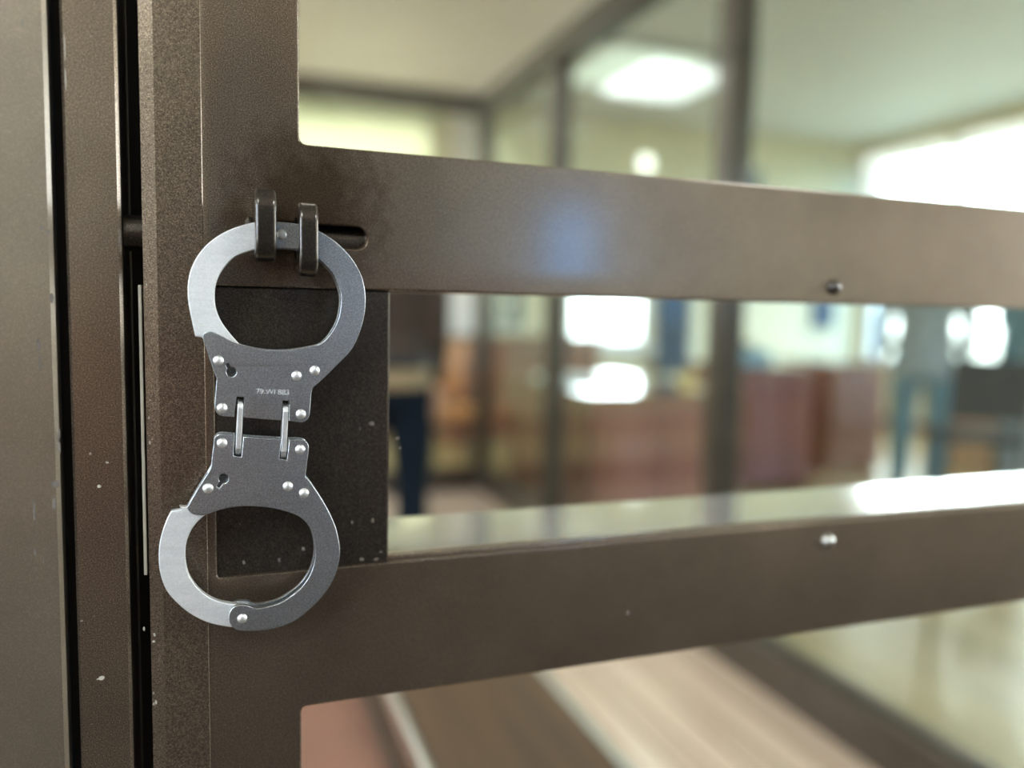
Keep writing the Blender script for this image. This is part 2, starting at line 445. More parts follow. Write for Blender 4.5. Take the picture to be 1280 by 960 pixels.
wi = 0
def window(a0, a1, z0, z1, side, n):
    global wi
    wi += 1
    w = struct(empty('window_%d' % wi))
    def bx(bm, p0, p1, q0, q1, zz0, zz1, bev=0.004):
        if side == 'right': bbox(bm, RIGHTX+q0, RIGHTX+q1, p0, p1, zz0, zz1, bev)
        elif side == 'left': bbox(bm, LEFTX-q1, LEFTX-q0, p0, p1, zz0, zz1, bev)
        elif side == 'far': bbox(bm, p0, p1, FARY+q0, FARY+q1, zz0, zz1, bev)
        else: bbox(bm, p0, p1, BACKY-q1, BACKY-q0, zz0, zz1, bev)
    bm = bmesh.new(); t = 0.055
    bx(bm, a0, a1, 0.05, 0.12, z0, z0+t); bx(bm, a0, a1, 0.05, 0.12, z1-t, z1)
    bx(bm, a0, a0+t, 0.05, 0.12, z0, z1); bx(bm, a1-t, a1, 0.05, 0.12, z0, z1)
    for k in range(1, n):
        c = a0+(a1-a0)*k/n; bx(bm, c-0.03, c+0.03, 0.055, 0.115, z0, z1)
    from_bm('window_frame', bm, M['white'], w)
    bm = bmesh.new(); bx(bm, a0+0.03, a1-0.03, 0.082, 0.088, z0+0.03, z1-0.03, 0); from_bm('glass', bm, M['window_glass'], w)
    bm = bmesh.new(); bx(bm, a0-0.05, a1+0.05, -0.10, 0.06, z0-0.035, z0, 0.006); from_bm('window_sill', bm, M['white'], w)
for o in FAR_OPEN: window(*o, 'far', 1)
for o in RIGHT_OPEN: window(*o, 'right', 3)
for o in BACK_OPEN: window(*o, 'back', 1)
for o in LEFT_ADDED_OPEN: window(*o, 'left', 2)

# ------------------------------------------------------------------ the cage
cage = empty('dock_cage', (CW, 2.5, 0), 0, 'dark bronze steel and glass dock cage around the bench and plank floor', 'cage')
T = 0.09
XR0, XR1 = CW, CW+T            # right wall thickness
YF = 4.62                      # far corner
YN = D+0.012
BASE_TOP = 1.1-0.645*CW
BEAM_Z = 1.1+0.80*CW
PLANK_Z = 0.012
box('floor_planks', -1.1, XR0+0.02, YN+0.12, YF+0.05, 0.001, PLANK_Z, M['plank'], cage, 0, 1, True)
box('base_rail', XR0, XR1, 0.55, YF+T, 0.002, BASE_TOP, M['bronze_cage'], cage, 0.006, 1, True)
box('base_rail', -1.1, XR0, YF, YF+T, 0.002, BASE_TOP, M['bronze_cage'], cage, 0.006, 1, True)
box('top_beam', XR0-0.02, XR1, 0.55, YF+T, BEAM_Z-0.02, BEAM_Z+0.10, M['bronze_cage'], cage, 0.006, 1, True)
box('top_beam', -1.1, XR0-0.02, YF, YF+T, BEAM_Z-0.02, BEAM_Z+0.10, M['bronze_cage'], cage, 0.006, 1, True)
for y in (YF, 3.50, 2.12, 0.80):
    box('post', XR0-0.005, XR1-0.005, y, y+T, BASE_TOP, BEAM_Z-0.02, M['bronze_cage'], cage, 0.006, 1, True)
box('post', -1.1, -1.01, YF, YF+T, BASE_TOP, BEAM_Z-0.02, M['bronze_cage'], cage, 0.006, 1, True)
ys = [0.80+T, 2.12, 2.12+T, 3.50, 3.50+T, YF]
for a, b in ((ys[0], ys[1]), (ys[2], ys[3]), (ys[4], ys[5])):
    box('glass_pane', XR0+0.040, XR0+0.046, a, b, BASE_TOP, BEAM_Z-0.02, M['cage_glass'], cage, 0, 1, True)
    bm = bmesh.new()       # glazing beads
    for z0, z1 in ((BASE_TOP, BASE_TOP+0.014), (BEAM_Z-0.034, BEAM_Z-0.02)): bbox(bm, XR0+0.026, XR0+0.060, a, b, z0, z1, 0.002)
    for q in (a, b-0.014): bbox(bm, XR0+0.026, XR0+0.060, q, q+0.014, BASE_TOP, BEAM_Z-0.02, 0.002)
    from_bm('glazing_bead', bm, M['bronze_cage'], cage, True)
box('glass_pane', -1.01, XR0, YF+0.04, YF+0.046, BASE_TOP, BEAM_Z-0.02, M['cage_glass'], cage, 0, 1, True)
# a bolt on the second post
bm = bmesh.new(); bsph(bm, (XR0+0.040, 2.12, 0.735), 0.017, 0.010, 0.017); from_bm('bolt_head', bm, M['steel_dark'], cage, True)

# near fixed jamb beside the door
xA = xz(64, 200, D)[0]; xB0 = xz(79, 200, D)[0]; xB1 = xz(149.5, 200, D)[0]
ZT, ZB = 2.32, 0.0
box('jamb_post', xA-0.20, xA, D-0.003, D+0.10, ZB, ZT, M['bronze_post'], cage, 0.0018, 1, True)
box('jamb_strip', xB0, xB1, D, D+0.05, ZB, ZT, M['bronze'], cage, 0.0015, 1, True)
box('jamb_groove', xA-0.002, xB0+0.002, D+0.010, D+0.06, ZB, ZT, M['black_gap'], cage, 0, 1, True)
box('door_stop', xB1-0.01, -0.015, D+0.066, D+0.10, ZB, ZT, M['black_gap'], cage, 0, 1, True)
box('lintel', xA-0.20, XR1, D, D+0.09, 2.06, ZT, M['bronze_cage'], cage, 0.003, 1, True)
box('front_post', 0.89, 0.98, D, D+0.09, 0, 2.06, M['bronze_cage'], cage, 0.004, 1, True)
box('post', XR0-0.005, XR1-0.005, D, D+T, 0, 2.06, M['bronze_cage'], cage, 0.006, 1, True)
box('base_rail', 0.98, XR0-0.005, D, D+T, 0.002, BASE_TOP, M['bronze_cage'], cage, 0.006, 1, True)

# ------------------------------------------------------------------ the door
XL = xz(176, 200, D)[0]; XS = xz(249.5, 200, D)[0]
door = empty('cage_door', (0.88, D, 0.06), 0, 'dark bronze steel cage door with a long slot between two rails', 'door')
tag(door, kind='thing')
HX0 = xz(374, 100, D)[0]
Z_T, Z_U1, Z_U0, Z_L1, Z_L0 = 1.95, 1.1900, 1.1115, 0.9500, 0.8680
HXR = 0.78
bolt_z = (xz(430, 283, D)[1] + xz(430, 310, D)[1])/2
bx1 = xz(459, 296, D)[0]
cap_r = 0.0063
cap = []
for k in range(9): cap.append((bx1-cap_r+cap_r*math.cos(-PI/2+PI*k/8), bolt_z+cap_r*math.sin(-PI/2+PI*k/8)))
for k in range(9): cap.append((0.028+cap_r*math.cos(PI/2+PI*k/8), bolt_z+cap_r*math.sin(PI/2+PI*k/8)))
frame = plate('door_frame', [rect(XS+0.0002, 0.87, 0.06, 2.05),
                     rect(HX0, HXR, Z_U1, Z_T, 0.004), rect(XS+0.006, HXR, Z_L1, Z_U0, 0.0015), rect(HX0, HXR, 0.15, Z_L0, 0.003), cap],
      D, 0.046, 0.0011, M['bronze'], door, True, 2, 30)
bm = bmesh.new()
bbox(bm, XL, XS+0.0013, D-0.0009, D+0.046, 0.06, 2.05)
ed = [e for e in bm.edges if all(v.co.x < XL+0.001 and v.co.y < D for v in e.verts)]
bmesh.ops.bevel(bm, geom=ed, offset=0.0012, segments=1, affect='EDGES')
for v in bm.verts:
    if v.co.y < D-0.0005 and v.co.x < XL+0.003: v.co.x = XL+0.0068
    elif v.co.y < D+0.002 and v.co.x < XL+0.003: v.co.y = D+0.0004
ed = [e for e in bm.edges if all(v.co.x > XS-0.001 and v.co.y < D for v in e.verts)]
bmesh.ops.bevel(bm, geom=ed, offset=0.00035, segments=1, affect='EDGES')
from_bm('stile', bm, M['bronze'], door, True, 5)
box('bolt_housing', XS+0.012, 0.20, D+0.040, D+0.056, bolt_z-0.02, bolt_z+0.02, M['black_gap'], door, 0.002, 1, True)
# lock cover between the rails
bxr = xz(486.5, 520, D+0.0025)[0]
lock = box('lock_cover', XS+0.0004, bxr, D+0.0022, D+0.044, Z_L1-0.001, Z_U0-0.0001, M['bronze_box'], door, 0.0012, 2, True)
# bead and tray under the slot
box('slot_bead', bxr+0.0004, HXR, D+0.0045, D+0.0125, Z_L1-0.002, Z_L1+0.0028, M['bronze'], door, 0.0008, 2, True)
box('slot_tray', bxr+0.0004, HXR, D+0.0132, D+0.098, Z_L1-0.004, Z_L1+0.0012, M['tray'], door, 0.0010, 2, True)
# glass panes
box('glass_pane', HX0-0.012, HXR+0.012, D+0.020, D+0.026, Z_U1-0.012, Z_T+0.012, M['door_glass'], door, 0, 1, True)
box('glass_pane', HX0-0.012, HXR+0.012, D+0.020, D+0.026, 0.138, Z_L0+0.012, M['door_glass'], door, 0, 1, True)
# zinc face plate on the door edge
fz1 = xz(174, 356, D+0.004)[1]; fz0 = xz(184, 719, D+0.004)[1]
bm = bmesh.new()
bbox(bm, XL-0.0030, XL-0.0013, D+0.0042, D+0.030, fz0, fz1, 0.0003)
bbox(bm, XL-0.0014, XL+0.0002, D+0.014, D+0.030, fz0+0.004, fz1-0.004)
from_bm('lock_faceplate', bm, M['zinc'], door, True)
# dome screws
def dome(name, px, py, r, h, mat, parent, Y=D, slot=True, sq=0.8):
    c = on_y(px, py, Y)
    bm = bmesh.new(); bsph(bm, (c.x, Y, c.z), r, h, r, 20, 12)
    bcyl(bm, (c.x, Y+0.0004, c.z), (c.x, Y-h*0.25, c.z), r*1.02, None, 20)
    return from_bm(name, bm, mat, parent, True)
tag(dome('screw', 1042, 359, 0.0056, 0.0048, M['lug'], door), 'dark dome screw')
tag(dome('screw', 1034, 676, 0.0056, 0.0052, M['trim_metal'], door), 'pale dome screw')
dome('screw', 275, 764, 0.0054, 0.0016, M['bronze_box'], door)
# sliding bolt: bar in the slot, its nose in the gap, and the lug it carries
def lug(name, x0, x1, zc, zt, zb, parent, neck):
    """a flat eye seen edge-on: rounded outline in the yz plane with a hole the cuff passes through"""
    cu = bpy.data.curves.new(name, 'CURVE'); cu.dimensions = '2D'; cu.fill_mode = 'BOTH'
    yb, yf = D+neck, D-0.0345
    r = 0.0085
    out = [(yb, zb+0.004)]
    for k in range(6): t = PI/2*k/5; out.append((yf+r-r*math.sin(t), zb+r*1.2-r*1.2*math.cos(t)))
    for k in range(6): t = PI/2*k/5; out.append((yf+r-r*math.cos(t), zt-r*1.2+r*1.2*math.sin(t)))
    out.append((yb, zt-0.004))
    hole = [(D-0.0163+0.0095*math.cos(2*PI*k/24), zc+0.0105*math.sin(2*PI*k/24)) for k in range(24)]
    for o in (out, hole):
        s = cu.splines.new('POLY'); s.points.add(len(o)-1); s.use_cyclic_u = True
        for p, q in zip(s.points, o): p.co = (q[0]*100, q[1]*100, 0, 1)
    th = x1-x0; b = 0.0016
    cu.extrude = (th/2-b)*100; cu.bevel_depth = b*100; cu.offset = -b*100; cu.bevel_resolution = 2
    t = bpy.data.objects.new('t', cu); COL.objects.link(t)
    dg = bpy.context.evaluated_depsgraph_get()
    me = bpy.data.meshes.new_from_object(t.evaluated_get(dg))
    bpy.data.objects.remove(t); bpy.data.curves.remove(cu)
    for v in me.vertices: v.co = Vector(((x0+x1)/2 + v.co.z/100, v.co.x/100, v.co.y/100))
    bm = bmesh.new(); bm.from_mesh(me)
    bmesh.ops.remove_doubles(bm, verts=bm.verts, dist=1e-6)
    me.materials.clear()
    bpy.data.meshes.remove(me)
    return from_bm(name, bm, M['lug'], parent, True, 40)
YL = D-0.0345
hold_z = xz(333, 293, D-0.0165)[1]
l1a, l1b = xz(319, 280, YL)[0], xz(346, 280, YL)[0]
lug('fixed_lug', l1a, l1b, hold_z, xz(333, 233, YL)[1], xz(333, 326, YL)[1], door, 0.003)
bm = bmesh.new()     # welded foot of the fixed lug
bbox(bm, l1a-0.004, l1a+0.001, D-0.006, D+0.001, hold_z-0.004, hold_z+0.010, 0.002, 1)
from_bm('weld_foot', bm, M['lug'], door, True)
bolt_y = D+0.0145
bm = bmesh.new()
by = xz(160, 291, bolt_y)
bcyl(bm, (xB1+0.0004, bolt_y, by[1]), (bx1+0.02, bolt_y, by[1]), 0.0095, None, 28)
bolt = from_bm('sliding_bolt', bm, M['bronze_box'], door, True)
l2a, l2b = xz(374, 290, YL)[0], xz(398.5, 290, YL)[0]
lug('bolt_lug', l2a, l2b, xz(386, 300, D-0.0165)[1], xz(386, 251, YL)[1], xz(386, 345, YL)[1], bolt, 0.008)

# ------------------------------------------------------------------ the handcuffs
YC = D-0.0222        # front face of the front cheek plates
def tr(pts, org):
    out = []
    for p in pts:
        q = xz(org[0]+p[0]/4, org[1]+p[1]/4, YC)
        out.append((q[0]*1000, q[1]*1000) + tuple(p[2:]))
    return out
def mm(pl): return [(a/1000, b/1000) for a, b in pl]
O1, O2, O3 = (180, 210), (180, 420), (180, 580)
c_ = 1
up_cheek = (tr([(668, 269), (720, 273), (770, 280), (830, 297), (880, 318), (960, 370), (1030, 440), (1080, 520), (1103, 600), (1108, 680), (1097, 760), (1072, 840)], O1)
  + tr([(1045, 55), (1015, 95), (970, 140), (920, 190), (880, 228), (845, 258, c_), (838, 280), (833, 340), (828, 390), (822, 411), (806, 427), (785, 432), (724, 425, c_), (729, 325, c_), (694, 322, c_), (685, 422, c_),
        (600, 417), (498, 408, c_), (502, 306, c_), (463, 303, c_), (450, 405, c_), (400, 402), (375, 395), (358, 376), (353, 350), (357, 290), (363, 213, c_), (350, 180), (330, 120), (310, 60), (293, 10)], O2)
  + tr([(294, 836), (305, 824), (325, 817), (345, 819), (400, 845), (440, 866), (490, 884), (560, 900), (620, 908), (680, 910), (740, 907), (820, 895), (880, 880), (915, 850), (945, 810), (970, 760), (983, 700),
        (985, 640), (970, 585), (945, 530), (910, 490), (868, 450), (820, 425), (770, 409), (720, 403), (668, 402), (634, 396), (610, 374), (602, 336), (610, 298), (634, 275)], O1))
up_arm = tr([(668, 270), (610, 266), (555, 268), (470, 290), (390, 325), (320, 375), (265, 440), (230, 515), (217, 600), (222, 680), (238, 765), (255, 843, c_), (300, 856), (340, 915), (420, 945), (520, 960), (600, 958), (625, 935), (560, 917),
  (500, 897), (470, 873), (420, 815), (385, 765), (362, 710), (353, 650), (357, 590), (380, 530), (420, 475), (470, 435), (555, 407), (610, 402), (668, 402), (702, 380), (714, 336), (702, 290)], O1)
lo_cheek = (tr([(348, 540), (350, 515), (365, 497), (390, 489), (455, 495, c_), (447, 600, c_), (487, 605, c_), (497, 503, c_), (600, 510), (688, 516, c_), (677, 615, c_), (715, 621, c_), (727, 517, c_), (790, 520), (812, 530), (823, 550),
       (821, 590), (814, 650), (807, 703, c_), (830, 728), (870, 788), (910, 852), (940, 912), (962, 970)], O2)
  + tr([(975, 390), (980, 450), (965, 530), (935, 600), (890, 665), (830, 725), (760, 780), (680, 815), (600, 832), (530, 836), (480, 834), (450, 822), (430, 797), (424, 767), (430, 738), (450, 715), (478, 706), (515, 707), (545, 719),
        (580, 721), (620, 714), (670, 700), (720, 672), (780, 625), (825, 565), (850, 500), (857, 440), (850, 380), (830, 320), (800, 282), (760, 255), (700, 235), (620, 218), (520, 211), (440, 217), (380, 230), (335, 245), (295, 257),
        (255, 254), (228, 240), (214, 217, c_), (225, 200), (262, 135), (300, 75), (332, 20), (340, -40)], O3))
lo_arm = tr([(214, 217), (175, 217, c_), (187, 233, c_), (135, 240, c_), (105, 300), (80, 380), (71, 460), (78, 550), (110, 640), (170, 710), (240, 765), (320, 803), (400, 822), (460, 826), (520, 818), (545, 772), (525, 730), (480, 713),
  (430, 707), (370, 695), (310, 665), (260, 620), (222, 560), (207, 490), (208, 420), (225, 360), (255, 310), (295, 270), (335, 243), (420, 195), (420, 155), (330, 160), (260, 185)], O3)
def keyhole(cx, cy, tx, ty, r, w, org):
    a = math.atan2(ty-cy, tx-cx); da = math.asin(w/r); pts = []
    n = 22
    for k in range(n+1):
        t = a+da+(2*PI-2*da)*k/n
        pts.append((cx+r*math.cos(t), cy+r*math.sin(t)))
    ux, uy = math.cos(a), math.sin(a)
    pts += [(tx+uy*w, ty-ux*w), (tx-uy*w, ty+ux*w)]
    return mm([q[:2] for q in tr(pts, org)])
key_u = keyhole(437, 180, 414, 138, 25, 9, O2)
key_l = keyhole(398, 714, 370, 758, 24, 9, O2)

cuffs = empty('handcuffs', (0.02, D-0.017, 0.92), 0, 'pair of steel hinged handcuffs hanging from two lugs on the cage door', 'handcuffs')
def cuff(cheek, arm, key, core, rivets, pivot, keypin):
    ol = mm(smooth_poly(cheek, 4))
    front = plate('cheek_plate', [ol, key], YC, 0.0024, 0.00035, M['steel_body'], cuffs, True, 2, 30)
    back = plate('cheek_plate', [ol, key], YC+0.0071, 0.0024, 0.00035, M['steel_body'], cuffs, True, 2, 30)
    plate('swing_arm', [mm(smooth_poly(arm, 4))], YC+0.0027, 0.0041, 0.0005, M['steel'], cuffs, True, 2, 30)
    plate('lock_core', [core], YC+0.0026, 0.0043, 0.0002, M['steel_dark'], front)
    for x, y, org in rivets + [pivot]:
        q = xz(org[0]+x/4, org[1]+y/4, YC)
        bm = bmesh.new()
        bsph(bm, (q[0], YC+0.0002, q[1]), 0.00275, 0.0017, 0.00275, 20, 12)
        bcyl(bm, (q[0], YC, q[1]), (q[0], YC+0.0095, q[1]), 0.0018)
        bsph(bm, (q[0], YC+0.0096, q[1]), 0.0026, 0.0015, 0.0026, 20, 12)
        from_bm('rivet', bm, M['steel_bright'], front, True)
    q = xz(keypin[2][0]+keypin[0]/4, keypin[2][1]+keypin[1]/4, YC)
    bm = bmesh.new(); bcyl(bm, (q[0], YC+0.0006, q[1]), (q[0], YC+0.008, q[1]), 0.0012); from_bm('key_post', bm, M['black_gap'], front, True)
    return front
core_u = mm([q[:2] for q in tr([(330, 60), (372, 210), (366, 290), (830, 290), (838, 250), (905, 180), (900, 90), (640, 85)], O2)])
core_l = mm([q[:2] for q in tr([(345, 640), (815, 640), (805, 712), (870, 830), (620, 848), (480, 848), (350, 850), (310, 740)], O2)])
fu = cuff(up_cheek, up_arm, key_u, core_u, [(372, 124, O2), (763, 199, O2), (854, 173, O2), (390, 361, O2), (784, 391, O2)], (688, 332, O1), (440, 178, O2))
fl = cuff(lo_cheek, lo_arm, key_l, core_l, [(390, 536, O2), (781, 567, O2), (320, 762, O2), (719, 752, O2), (800, 786, O2)], (491, 773, O3), (398, 708, O2))
# two hinge links: oblong plates standing edge-on in the slots
for (xt, yt), (xb, yb) in (((484, 322), (470, 602)), ((710, 342), (698, 617))):
    a = on_y(O2[0]+xt/4, O2[1]+yt/4, YC); b = on_y(O2[0]+xb/4, O2[1]+yb/4, YC)
    w, ya, yz = 0.00145, YC+0.0003, YC+0.0088
    bm = bmesh.new(); vs = []
    prof = []
    r = (yz-ya)/2
    d = (b-a); L = d.length
    for k in range(9): t = PI*k/8; prof.append((ya+r-r*math.cos(t), r-r*math.sin(t)*1.0))
    for k in range(9): t = PI*k/8; prof.append((ya+r+r*math.cos(t), L-r+r*math.sin(t)))
    u = d.normalized(); side = Vector((u.z, 0, -u.x))
    for s in (-1, 1):
        vs.append([bm.verts.new(Vector((a.x, 0, a.z)) + Vector((u.x, 0, u.z))*q + side*(s*w) + Vector((0, p, 0))) for p, q in prof])
    bm.faces.new(vs[0]); bm.faces.new(list(reversed(vs[1])))
    n = len(prof)
    for k in range(n): bm.faces.new((vs[0][k], vs[0][(k+1) % n], vs[1][(k+1) % n], vs[1][k]))
    bmesh.ops.recalc_face_normals(bm, faces=bm.faces)
    ed = [e for e in bm.edges if len(e.link_faces) == 2 and e.calc_face_angle(0) > 1.0]
    bmesh.ops.bevel(bm, geom=ed, offset=0.0004, segments=2, affect='EDGES', profile=0.5)
    from_bm('hinge_link', bm, M['steel_bright'], cuffs, True)
for (xa, xb, y, org) in ((358, 826, 345, O2), (352, 815, 582, O2)):
    a = on_y(org[0]+xa/4, org[1]+y/4, YC); b = on_y(org[0]+xb/4, org[1]+(y+24)/4, YC)
    bm = bmesh.new(); bcyl(bm, (a.x, YC+0.0047, a.z), (b.x, YC+0.0047, b.z), 0.0016); from_bm('hinge_pin', bm, M['steel_dark'], cuffs, True)
# faint stamped serial
def stamp(text, px, py, size, rot, mat, parent, name):
    c = on_y(px, py, YC)
    cu = bpy.data.curves.new(name, 'FONT'); cu.body = text; cu.size = size*100; cu.align_x = 'CENTER'; cu.align_y = 'CENTER'; cu.extrude = 0.004
    t = bpy.data.objects.new('t', cu); COL.objects.link(t)
    dg = bpy.context.evaluated_depsgraph_get()
    me = bpy.data.meshes.new_from_object(t.evaluated_get(dg)); bpy.data.objects.remove(t); bpy.data.curves.remove(cu)
    cr, sr = math.cos(rot), math.sin(rot)
    for v in me.vertices:
        x, y, z = v.co.x/100, v.co.y/100, v.co.z/100
        v.co = Vector((c.x + x*cr - y*sr, YC - z + 0.00002, c.z + x*sr + y*cr))
    me.materials.clear()
    return link(name, me, mat, parent, True)
stamp('79.WI 883', 341, 490, 0.0040, math.radians(-3), M['stamp'] if 'stamp' in M else M['steel'], fu, 'stamped_serial')

# paint flakes and scratches on the jamb and the stile
def flakes(name, spots, Y, parent, host_mat=None):
    bm = bmesh.new()
    for px, py, rx, ry in spots:
        c = on_y(px, py, Y)
        s = 0.00044
        n = 9; ring = []
        for k in range(n):
            t = 2*PI*k/n; j = 0.65+0.5*random.random()
            ring.append(bm.verts.new((c.x+rx*s*j*math.cos(t), Y-0.00006, c.z+ry*s*j*math.sin(t))))
        cen = bm.verts.new((c.x, Y-0.00016, c.z))
        for k in range(n): bm.faces.new((ring[k], ring[(k+1) % n], cen))
    o = from_bm(name, bm, host_mat or M['chip'], parent, True)
    return tag(o, kind='stuff')
flakes('paint_flakes', [(180+16/4.8*0, 786, 1.6, 3.5), (193, 793, 1.6, 3), (192, 802, 2, 2), (211, 790, 2.6, 2), (208, 792.5, 1.2, 1.2), (220, 809, 1.6, 1.8), (192, 866, 1, 2), (195, 878, 1.4, 3.2), (192, 880, 1, 2.2),
   (215, 889, 3.4, 5.5), (213, 878, 2, 3), (217, 848, 1.4, 1), (208, 943, 1.2, 1), (183, 356, 1, 1.6), (183.5, 362, .8, .8), (187, 553, 1.2, 2.6), (190, 549, 1, 1), (186, 522, .9, 1.6), (187.5, 500, .8, 1.2), (232, 300, .9, .5), (243, 306, 3, .8)],
   D-0.0006, door)
flakes('paint_flakes', [(127, 847, 4.2, 3.0), (122, 849, 1.2, 1.2), (124, 608, 2.6, 2), (113, 567, 1.6, 1.6), (134, 578, 2, 1.4), (115, 905, .9, .9), (102, 776, 1.6, 1), (118, 770, 1, .8), (81, 60, .8, 18), (82, 100, .7, 14)], D, cage)
flakes('paint_flakes', [(65, 372, 2.4, 6), (73, 545, 2, 9), (74, 560, 1.6, 7), (70, 605, 5, 5), (68, 630, 3, 10), (43, 640, 1.4, 18), (44, 690, 1.2, 6), (54, 702, .8, 3), (48, 430, 2.2, 9), (50, 455, 2, 12), (40, 74, .4, .4), (28, 27, 1.2, 5), (54, 700, .8, 2.4), (60, 290, 3, 4), (52, 285, 2, 3)], D-0.003, cage, M['chip_dull'])
flakes('paint_flakes', [(497, 548, 3.2, 2), (500, 560, 2, 2), (465, 529, 4.5, 3.2), (450, 536, 1.5, 2.5), (392, 596, .8, .8), (440, 653, 1.4, 3), (466, 651, 2, 4), (476, 690, 2.5, 2), (452, 699, 3.5, 2.5), (470, 699, 4, 2.4), (305, 703, 2.4, 3), (349, 700, 2, 3), (379, 686, 2.5, 3), (404, 659, 1, 1.6), (300, 655, 1, 2)], D+0.0022, lock, M['chip_dull'])
flakes('paint_flakes', [(786, 766, 3.6, 3.2), (817, 771, 2, 2), (488, 751, 1, 1), (547, 735, 1, 2.6), (677, 776, 1.6, 1.6), (398, 862, .8, .8), (561, 820, .9, .9), (443, 760, 1, 4), (907, 774, 3, 1.8), (612, 765, 1, 1)], D, door, M['chip_dull'])

# ------------------------------------------------------------------ bench inside the cage
SEAT = 0.45
bxa, bxb = (1.1-SEAT)/2.439, (1.1-SEAT)/1.176
bench = empty('bench', ((bxa+bxb)/2, 1.5, PLANK_Z), 0, 'low varnished brown wooden bench with metal edge strips inside the cage', 'bench')
by0, by1 = 0.72, 2.28
box('seat', bxa+0.012, bxb-0.014, by0, by1, SEAT-0.035, SEAT, M['bench'], bench, 0.003, 1, True)
box('edge_strip', bxa, bxa+0.012, by0, by1, SEAT-0.04, SEAT+0.001, M['trim_metal'], bench, 0.002, 1, True)
box('edge_strip', bxb-0.014, bxb, by0, by1, SEAT-0.04, SEAT+0.001, M['trim_metal'], bench, 0.002, 1, True)
for x in (bxa+0.03, bxb-0.07):
    for y in (by0+0.05, by1-0.09):
        box('leg', x, x+0.04, y, y+0.04, PLANK_Z, SEAT-0.035, M['bronze_cage'], bench, 0.003, 1, True)
box('stretcher', bxa+0.05, bxa+0.07, by0+0.09, by1-0.09, 0.15, 0.19, M['bronze_cage'], bench, 0.003, 1, True)

mt_ = box('floor_mat', -0.75, 0.42, 0.62, 2.2, PLANK_Z+0.0005, PLANK_Z+0.009, M['mat'], None, 0.003)
tag(mt_, 'reddish-brown floor mat on the planks to the left of the bench', 'mat')

# ------------------------------------------------------------------ people
def skin_mesh(joints, edges, root, sub=1):
    """joints: name -> (x, y, z, rx, ry)"""
    names = list(joints)
    me = bpy.data.meshes.new('t')
    me.from_pydata([joints[n][:3] for n in names], [(names.index(a), names.index(b)) for a, b in edges], [])
    o = bpy.data.objects.new('t', me); COL.objects.link(o)
    md = o.modifiers.new('s', 'SKIN'); md.use_smooth_shade = True
    sv = me.skin_vertices[0].data
    for i, n in enumerate(names):
        r = joints[n][3:]; sv[i].radius = (r[0], r[1] if len(r) > 1 else r[0])
        sv[i].use_root = (n == root)
    s2 = o.modifiers.new('u', 'SUBSURF'); s2.levels = sub; s2.render_levels = sub
    bpy.context.view_layer.update()
    dg = bpy.context.evaluated_depsgraph_get()
    m2 = bpy.data.meshes.new_from_object(o.evaluated_get(dg))
    bpy.data.objects.remove(o); bpy.data.meshes.remove(me)
    m2.materials.clear()
    return m2
def head_into(bm, cx, cy, cz):
    t = bmesh.new(); bmesh.ops.create_uvsphere(t, u_segments=32, v_segments=24, radius=1.0)
    for v in t.verts:
        x, y, z = v.co
        f = max(0.0, -y)
        jaw = 1.0 - 0.28*max(0.0, -z)**1.4
        X, Y, Z = x*0.074*jaw, y*0.094*(1.0 - 0.10*max(0, -z)), z*0.115
        nose = math.exp(-((x/0.16)**2 + ((z+0.12)/0.26)**2))*f
        eye = (math.exp(-(((x-0.38)/0.2)**2 + ((z-0.06)/0.13)**2)) + math.exp(-(((x+0.38)/0.2)**2 + ((z-0.06)/0.13)**2)))*f
        lip = math.exp(-((x/0.30)**2 + ((z+0.48)/0.07)**2))*f
        chin = math.exp(-((x/0.3)**2 + ((z+0.82)/0.18)**2))*f
        Y += -0.022*nose + 0.010*eye - 0.006*lip - 0.012*chin
        v.co = Vector((cx+X, cy+Y, cz+Z))
    for s in (-1, 1):
        bsph(t, (cx+s*0.074, cy+0.008, cz-0.008), 0.010, 0.018, 0.031, 10, 8)
    me = bpy.data.meshes.new('t'); t.to_mesh(me); t.free(); bm.from_mesh(me); bpy.data.meshes.remove(me)
def loft(bm, rings, n=28):
    vs = [[bm.verts.new((rx*math.cos(2*PI*k/n), cy+ry*math.sin(2*PI*k/n), z)) for k in range(n)] for cy, z, rx, ry in rings]
    for a, b in zip(vs, vs[1:]):
        for k in range(n): bm.faces.new((a[k], a[(k+1) % n], b[(k+1) % n], b[k]))
    bm.faces.new(list(reversed(vs[0]))); bm.faces.new(vs[-1])
def limb(bm, pts):
    for (a, ra), (b, rb) in zip(pts, pts[1:]): bcyl(bm, a, b, ra, rb, 20)
    for q, r in pts[:-1]: bsph(bm, q, r, r, r, 20, 12)
def cloth(bm, name, mat, parent):
    """joins the pieces of a garment into one skin"""
    me = bpy.data.meshes.new('t'); bmesh.ops.recalc_face_normals(bm, faces=bm.faces); bm.to_mesh(me); bm.free()
    o = bpy.data.objects.new('t', me); COL.objects.link(o)
    md = o.modifiers.new('r', 'REMESH'); md.mode = 'VOXEL'; md.voxel_size = 0.014
    sm = o.modifiers.new('s', 'SMOOTH'); sm.factor = 0.5; sm.iterations = 4
    dg = bpy.context.evaluated_depsgraph_get()
    m2 = bpy.data.meshes.new_from_object(o.evaluated_get(dg))
    bpy.data.objects.remove(o); bpy.data.meshes.remove(me); m2.materials.clear(); m2.name = name
    finish(m2, 80)
    return link(name, m2, mat, parent)
